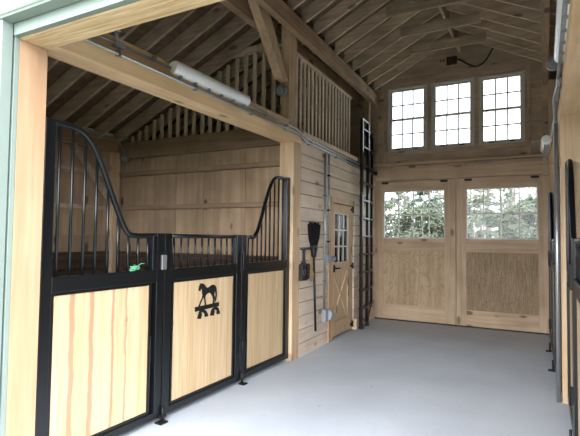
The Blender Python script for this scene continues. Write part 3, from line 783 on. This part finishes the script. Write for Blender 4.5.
# ---------------------------------------------------------------- ladder
def ladder():
    r = thing('ladder', (.08, 7.9, 0), 'tall black wall ladder with shelf-like treads beside the tack room door', 'ladder')
    x = .10; ya, yb, yc = 7.50, 7.84, 8.36
    MB().box(x - .025, x + .025, ya - .028, ya + .028, .02, 3.50).build('rail', M['black'], r, bevel=.004)
    MB().box(x - .025, x + .025, yb - .028, yb + .028, .02, 3.50).build('rail', M['black'], r, bevel=.004)
    MB().box(x - .018, x + .018, ya - .02, yb + .02, 3.50, 3.535).build('top_bar', M['black'], r, bevel=.004)
    MB().box(.002, .04, yc - .018, yc + .018, .25, 3.45).build('wall_rail', M['black'], r, bevel=.003)
    for k in range(11):
        z = .33 + .302 * k
        MB().prism([(x - .05, ya + .02), (x + .03, ya + .02), (x + .03, yb + .05), (.06, yc), (.015, yc), (.015, yb + .2)], 'z', z - .012, z + .012).build('tread', M['black'], r, bevel=.003)
    MB().bar((x, yb + .01, .06), (.02, yc, .30), .02, .02).build('foot_brace', M['black'], r)
    MB().bar((x, ya + .02, .20), (x, yb - .02, .05), .012, .03, side=(1, 0, 0)).build('foot_brace', M['black'], r)
    for y in (ya, yb):
        MB().box(x - .03, x + .03, y - .03, y + .03, 0, .03).build('foot', M['rubber'], r)
ladder()

# ---------------------------------------------------------------- broom, dustpan, hand brush
def broom():
    r = thing('push_broom', (.03, 5.66, .25), 'black broom hung bristles up on the boarded aisle wall', 'broom')
    m = MB()
    # flared bristle block
    prof = [(1.36, .055, .022), (1.42, .075, .028), (1.50, .115, .032), (1.60, .130, .034), (1.68, .142, .036)]
    for i in range(len(prof) - 1):
        z0, w0, t0 = prof[i]; z1, w1, t1 = prof[i + 1]; c0 = 5.655 + (z0 - 1.36) * .02; c1 = 5.655 + (z1 - 1.36) * .02
        m.add([(.035 - t0, c0 - w0, z0), (.035 + t0, c0 - w0, z0), (.035 + t0, c0 + w0, z0), (.035 - t0, c0 + w0, z0), (.035 - t1, c1 - w1, z1), (.035 + t1, c1 - w1, z1), (.035 + t1, c1 + w1, z1), (.035 - t1, c1 + w1, z1)],
              [(3, 2, 1, 0), (4, 5, 6, 7), (0, 1, 5, 4), (1, 2, 6, 5), (2, 3, 7, 6), (3, 0, 4, 7)])
    for k in range(60):
        y = 5.662 + random.uniform(-.14, .14); xx = .035 + random.uniform(-.03, .03)
        m.tube([(xx, y * .97 + 5.66 * .03, 1.62), (xx, y + random.uniform(-.01, .01), 1.675 + random.uniform(.0, .04))], .004, 4)
    m.build('bristles', M['bristle'], r)
    MB().tube([(.035, 5.655, 1.24), (.035, 5.655, 1.37)], [.03, .05], 14).box(.005, .065, 5.59, 5.72, 1.33, 1.40).build('broom_head', M['blackmat'], r, bevel=.006)
    MB().tube([(.035, 5.74, .26), (.035, 5.655, 1.27)], .0155, 12).build('handle', M['blackmat'], r)
broom()
def dustpan():
    r = thing('dustpan', (.03, 5.37, .95), 'black dustpan hanging on the aisle wall left of the broom', 'dustpan')
    m = MB(); m.prism([(5.25, .96), (5.49, .95), (5.47, 1.15), (5.42, 1.19), (5.32, 1.19), (5.27, 1.15)], 'x', .004, .03)
    m.box(.004, .06, 5.255, 5.27, .97, 1.16); m.box(.004, .06, 5.47, 5.485, .97, 1.16); m.box(.004, .06, 5.27, 5.47, 1.15, 1.17)
    m.build('pan', M['blackmat'], r, bevel=.006)
    MB().prism([(5.345, 1.17), (5.395, 1.17), (5.39, 1.30), (5.40, 1.345), (5.34, 1.345), (5.35, 1.30)], 'x', .01, .035).build('handle', M['blackmat'], r, bevel=.005)
    c = MB().tube([(.031, 5.37 + .035 * math.cos(a * math.pi / 8), 1.06 + .035 * math.sin(a * math.pi / 8)) for a in range(17)], .004, 6)
    c.build('pan_mark', M['steel'], r)
dustpan()
m = MB()
for k in range(40):
    y = 5.60 + random.uniform(-.03, .05); m.tube([(.02 + random.uniform(-.01, .015), 5.585 + random.uniform(-.015, .015), 1.16), (.025 + random.uniform(-.012, .02), y + .03, .97 + random.uniform(0, .03))], .004, 4)
r = thing('hand_brush', (.02, 5.60, .96), 'small tan straw hand brush hanging between dustpan and broom', 'hand brush')
m.build('bristles', M['tan'], r)
MB().tube([(.02, 5.585, 1.15), (.02, 5.57, 1.24), (.02, 5.565, 1.32)], [.022, .012, .012], 10).build('handle', M['tan'], r)
m = MB().box(.0, .012, 5.30, 5.62, 1.345, 1.365)
for y in (5.34, 5.42, 5.52, 5.58): m.tube([(.01, y, 1.355), (.04, y, 1.35), (.045, y, 1.37)], .004, 6)
tag(m.build('hook_rail', M['iron']), 'thin black hook rail above the dustpan', 'hook rail')

# ---------------------------------------------------------------- conduits, boxes
def clampm(y, z, x=0): return MB().box(x, x + .034, y - .012, y + .012, z - .022, z + .022)
def conduit(name_label, pts, rad, clamps, mirror=False, vertical=False):
    r = thing('conduit', pts[0], name_label, 'conduit', mirror=mirror)
    MB().tube(pts, rad, 10).build('pipe', M['zinc'], r, mirror=mirror)
    for (y, z) in clamps:
        clampm(y, z).build('clamp', M['steel'], r, mirror=mirror)
conduit('upper grey conduit pipe running along the left header and on over the boarded wall',
        [(-.02, 1.85, 2.895), (-.02, 2.925, 2.900)], .013, [(2.15, 2.895), (2.70, 2.898)])
conduit('lower grey conduit pipe on the left header, bending down onto the boarded wall',
        [(.02, 1.85, 2.81), (.02, 4.95, 2.80), (.02, 5.2, 2.79), (.02, 5.38, 2.735), (.02, 5.9, 2.73), (.02, 8.4, 2.70)], .014, [(2.35, 2.81), (3.2, 2.805), (4.1, 2.80), (4.85, 2.80), (5.5, 2.733), (6.5, 2.722), (7.3, 2.712)])
conduit('upper grey conduit pipe from the lamp over the post to the boarded wall',
        [(.0, 4.05, 2.875), (.02, 4.3, 2.865), (.02, 4.95, 2.85), (.02, 5.15, 2.84), (.02, 5.35, 2.785), (.02, 5.9, 2.775), (.02, 8.3, 2.75)], .012, [(4.4, 2.862), (4.9, 2.85), (5.6, 2.782)])
r = thing('conduit', (.02, 6.08, .5), 'thick vertical conduit dropping down the boarded wall to the low outlet box', 'conduit')
MB().tube([(.02, 6.075, 2.70), (.02, 6.08, .50)], .018, 10).build('pipe', M['zinc'], r)
for z in (2.1, 1.55, .9): MB().box(0, .04, 6.05, 6.11, z - .012, z + .012).build('clamp', M['steel'], r)
r = thing('conduit', (.02, 6.2, 1.3), 'thin vertical conduit dropping down the boarded wall to the switch box', 'conduit')
MB().tube([(.02, 6.215, 2.74), (.02, 6.22, 1.26)], .012, 10).build('pipe', M['zinc'], r)
for z in (2.4, 1.9, 1.45): MB().box(0, .034, 6.20, 6.24, z - .012, z + .012).build('clamp', M['iron'], r)
r = thing('switch_box', (.03, 6.2, 1.13), 'grey switch box on the wall beside the tack room door', 'switch box')
MB().box(.0, .06, 6.10, 6.24, 1.14, 1.26).build('box', M['boxgrey'], r, bevel=.006)
MB().tube([(.03, 6.24, 1.20), (.03, 6.30, 1.20), (.06, 6.35, 1.20)], [.02, .02, .045], 12).build('toggle_cover', M['boxgrey'], r)
r = thing('outlet_box', (.03, 6.12, .32), 'grey outlet box with round cover low on the boarded wall', 'outlet box')
MB().box(.0, .06, 6.03, 6.14, .33, .50).build('box', M['boxgrey'], r, bevel=.006)
MB().tube([(.035, 6.13, .415), (.035, 6.26, .41)], [.082, .078], 18).build('round_cover', M['boxgrey'], r, bevel=.01)
# box on a stub above the header
r = thing('junction_box', (-.02, 2.37, 2.86), 'small grey conduit fitting standing up from the pipes on the near header', 'junction box')
MB().box(-.045, .0, 2.34, 2.42, 2.87, 2.915).build('body', M['boxgrey'], r, bevel=.006)
MB().tube([(-.02, 2.37, 2.91), (-.02, 2.35, 2.985)], .013, 8).build('stub', M['boxgrey'], r)
MB().box(-.045, .005, 2.31, 2.38, 2.985, 3.005).build('cap', M['boxgrey'], r, bevel=.004)
# round boxes
def round_box(loc, label, cable, mirror=False, r0=.055):
    r = thing('junction_box', loc, label, 'junction box', mirror=mirror)
    x, y, z = loc
    bd = MB().tube([(x, y, z), (x, y - .06, z)], r0, 16).build('body', M['boxgrey'], r, bevel=.006, mirror=mirror)
    MB().tube([(x, y - .06, z), (x, y - .09, z)], [r0 * .8, r0 * .6], 16).build('cover', M['boxgrey'], bd, mirror=mirror)
    if cable: MB().tube(smooth(cable), .009, 8).build('cable', M['blackmat'], r, mirror=mirror)
round_box((-.165, 5.097, 3.33), 'round grey box on the timber post with a black cord hanging below', [(-.19, 5.05, 3.30), (-.18, 5.04, 3.22), (-.20, 5.06, 3.12), (-.23, 5.07, 3.02), (-.24, 5.07, 2.97)], r0=.078)
round_box((-3.02, 5.22, 2.69), 'round grey box in the far upper corner of the left stall', None, r0=.05)
tag(MB().tube(smooth([(-3.02, 5.17, 2.74), (-3.03, 5.17, 2.84), (-3.1, 5.15, 2.93), (-3.19, 5.0, 3.02), (-3.2, 4.5, 3.055), (-3.2, 3.6, 3.055)]), .012, 8).build('conduit', M['boxgrey'], warp=False), 'grey conduit along the outer wall plate of the left stall', 'conduit')
# gable box with cable
r = thing('junction_box', (1.27, D, 4.63), 'square metal box with a looping black cable high on the gable', 'junction box')
MB().box(1.20, 1.38, D - .04, D, 4.62, 4.76).build('box', M['kick'], r, bevel=.004, warp=False)
MB().tube(smooth([(1.30, D - .05, 4.69), (1.42, D - .06, 4.675), (1.58, D - .06, 4.56), (1.72, D - .07, 4.50), (1.86, D - .08, 4.58), (1.95, D - .1, 4.72), (2.02, D - .15, 4.77), (2.2, D - .25, 4.78)]), .014, 8).build('cable', M['blackmat'], r, warp=False)
for x in (1.10, 1.15):
    MB().box(x - .014, x + .014, D - .03, D, 4.70, 4.735).build('wire_nut', M['redwire'], r, warp=False)

# tube lamps on the headers
def lamp(y0, y1, z, label, mirror=False, x=.045):
    r = thing('tube_lamp', (x, (y0 + y1) / 2, z), label, 'lamp', mirror=mirror)
    n = 9; m = MB()
    MB().tube([(x, y0, z), (x, y0 + .03, z), (x, y1 - .03, z), (x, y1, z)], [.045, .062, .062, .045], 18).build('diffuser', M['diffuser'], r, mirror=mirror)
    hs = MB().box(x - .055, x - .02, y0 + .03, y1 - .03, z - .035, z + .035).build('housing', M['boxgrey'], r, mirror=mirror)
    for k in range(6):
        y = y0 + .08 + (y1 - y0 - .16) * k / 5
        MB().box(x - .03, x + .03, y - .012, y + .012, z - .078, z - .055).build('clip', M['boxgrey'], hs, mirror=mirror)
lamp(2.93, 4.05, 2.91, 'long white tube lamp on the header above the left stall', x=.0)
lamp(2.93, 4.12, 2.91, 'long white tube lamp above the near right stall', True, .0)
lamp(6.7, 7.5, 2.78, 'white tube lamp further along the right header near the sliding doors', True, .07)
# conduits on the right
conduit('vertical grey conduit dropping to the floor beside the right timber post', [(.03, 5.12, 2.62), (.03, 5.12, .0)], .020, [], mirror=True)
conduit('grey conduit pipe along the near right header, bending down beside the post', [(.02, 1.85, 2.86), (.02, 4.7, 2.86), (.045, 4.95, 2.80), (.03, 5.12, 2.62)], .016, [(2.4, 2.86), (4.4, 2.86)], mirror=True)
conduit('second grey conduit running on along the far right header', [(.02, 4.3, 2.80), (.02, 5.4, 2.80), (.02, 8.3, 2.78)], .013, [(4.5, 2.80), (5.6, 2.80)], mirror=True)
round_box((.045, 5.16, 3.2), 'grey round box high on the right timber post', None, mirror=True, r0=.06)

# ---------------------------------------------------------------- trees outside
def tree(kind, x, y, h, label, group):
    r = bpy.data.objects.new({'pine': 'pine_tree', 'bare': 'bare_tree', 'bush': 'bush'}[kind], None); COL.objects.link(r); r.location = (x, y, -.12); WORLD[r.name] = r.location.copy()
    tag(r, label, 'bush' if kind == 'bush' else 'tree', group)
    bush = kind == 'bush'
    if bush: kind = 'pine'
    rng = random.Random(int(x * 100 + y * 7))
    lean = rng.uniform(-.3, .3)
    tp = [(x + lean * (t ** 2), y, -.12 + h * t) for t in (0, .25, .5, .75, 1)]
    m = MB().tube(tp, [h * .016, h * .013, h * .010, h * .006, .01], 8)
    lv = MB()
    nb = 34 if kind == 'pine' else 40
    for k in range(nb):
        t = rng.uniform(.10 if kind == 'pine' else .12, .97); a = rng.uniform(0, 6.283)
        L = (h * .26 * (1.02 - t) + (.9 if bush else .25)) if kind == 'pine' else h * .22 * (1.1 - t) + .3
        b = Vector((x + lean * t * t, y, -.12 + h * t)); up = -.12 if kind == 'pine' else .75
        e = b + Vector((math.cos(a) * L, math.sin(a) * L, L * up))
        m.tube([b, (b + e) / 2 + Vector((0, 0, L * .06)), e], [.03 * (1.1 - t) + .008, .015, .005], 5)
        nn = 70 if bush else 30 if kind == 'pine' else 26
        for j in range(nn):
            s = rng.uniform(.2, 1.05); c = b.lerp(e, s) + Vector((rng.gauss(0, .16), rng.gauss(0, .16), rng.gauss(0, .13)))
            d = Vector((rng.gauss(0, 1), rng.gauss(0, 1), rng.gauss(0, .6))).normalized(); sz = rng.uniform(.07, .17) if bush else rng.uniform(.12, .28) * (1 if kind == 'pine' else .8)
            o = d.orthogonal().normalized() * sz * (.45 if kind == 'pine' else .12)
            lv.add([c - d * sz, c + o, c + d * sz, c - o], [(0, 1, 2, 3)])
    m.build('trunk', M['bark'], r, warp=False)
    lv.build('foliage', M['bush_leaf'] if bush else M['pine_leaf'] if kind == 'pine' else M['thin_leaf'], r, warp=False)
TR = []
rt_ = random.Random(3)
spec = [('bare', -9.3, 33), ('pine', -8.2, 40), ('bare', -7.6, 31), ('bare', -6.7, 36), ('bare', -5.9, 42), ('pine', -4.9, 34), ('pine', -3.9, 38), ('pine', -6.0, 46), ('bare', -3.1, 33),
        ('bare', -2.4, 40), ('pine', -1.5, 43), ('bare', -.9, 33), ('bare', .1, 37), ('bare', .9, 34), ('pine', .4, 46), ('bare', 1.7, 39), ('pine', 2.4, 35), ('bare', 3.2, 41), ('pine', 3.9, 45), ('bare', 2.9, 32)]
WHERE = [(-9.9, 'left edge of the left door window'), (-7.0, 'left half of the left door window'), (-5.0, 'right half of the left door window'), (-3.0, 'right edge of the left door window'),
         (-1.0, 'left edge of the right door window'), (.6, 'left half of the right door window'), (2.0, 'right half of the right door window'), (3.0, 'right edge of the right door window')]
spec += [('bush', x_, y_) for x_, y_ in ((-9.6, 29), (-8.0, 30), (-6.5, 29), (-5.0, 31), (-3.7, 29), (-2.2, 30), (-.8, 29), (.5, 30), (1.7, 29), (2.9, 30), (4.0, 29))]
seen = {}
for kind, x, y in spec:
    wh = [t for a, t in WHERE if x >= a][-1]
    key = (kind, wh); seen[key] = seen.get(key, 0) + 1
    far = ['', 'second ', 'third ', 'fourth '][seen[key] - 1]
    word = {'pine': 'dark evergreen tree', 'bare': 'pale leafless tree', 'bush': 'low leafy bush'}[kind]
    TR.append((kind, x, y, 1.5 + .185 * y + rt_.uniform(-1.2, -.2) if kind != 'bush' else rt_.uniform(3.0, 4.3), far + word + ' beyond the ' + wh))
for a in TR: tree(a[0], a[1], a[2], a[3], a[4], 'trees beyond the sliding doors')

# ---------------------------------------------------------------- light
w = bpy.data.worlds.new('overcast'); scene.world = w; w.use_nodes = True
nt = w.node_tree; bg = nt.nodes['Background']
# thin bright cloud: pale all round, brightest low over the yard in front of the entrance where the veiled sun stands
tc = nt.nodes.new('ShaderNodeTexCoord')
dt = nt.nodes.new('ShaderNodeVectorMath'); dt.operation = 'DOT_PRODUCT'; nt.links.new(tc.outputs['Generated'], dt.inputs[0])
dt.inputs[1].default_value = Vector((.30, -.82, .50)).normalized()
rp = nt.nodes.new('ShaderNodeValToRGB'); nt.links.new(dt.outputs['Value'], rp.inputs[0])
rp.color_ramp.interpolation = 'EASE'
rp.color_ramp.elements[0].position = 0.35; rp.color_ramp.elements[0].color = (.225, .235, .25, 1)
rp.color_ramp.elements[1].position = .97; rp.color_ramp.elements[1].color = (.98, 1.0, 1.05, 1)
nt.links.new(rp.outputs[0], bg.inputs[0]); bg.inputs[1].default_value = 6.5

# ---------------------------------------------------------------- camera
yaw, pit, rol, f, cx = .4947, .0415, .0126, 470.6, 2.7086
fw = Vector((-math.sin(yaw) * math.cos(pit), math.cos(yaw) * math.cos(pit), math.sin(pit)))
rt = Vector((math.cos(yaw), math.sin(yaw), 0)); up = rt.cross(fw)
r2 = rt * math.cos(rol) + up * math.sin(rol); u2 = up * math.cos(rol) - rt * math.sin(rol)
cam = bpy.data.cameras.new('camera'); co = bpy.data.objects.new('camera', cam); COL.objects.link(co)
cam.sensor_width = 36; cam.lens = f / 580 * 36; cam.clip_start = .05; cam.clip_end = 300
mt = Matrix((r2, u2, -fw)).transposed().to_4x4(); mt.translation = Vector((cx, 0, 1.5)); co.matrix_world = mt
scene.camera = co
scene.view_settings.view_transform = 'Standard'; scene.view_settings.look = 'None'; scene.view_settings.gamma = 1
scene.view_settings.use_curve_mapping = False
scene.view_settings.exposure = 1.15
scene.cycles.max_bounces = 16
scene.cycles.diffuse_bounces = 12
scene.cycles.transparent_max_bounces = 16
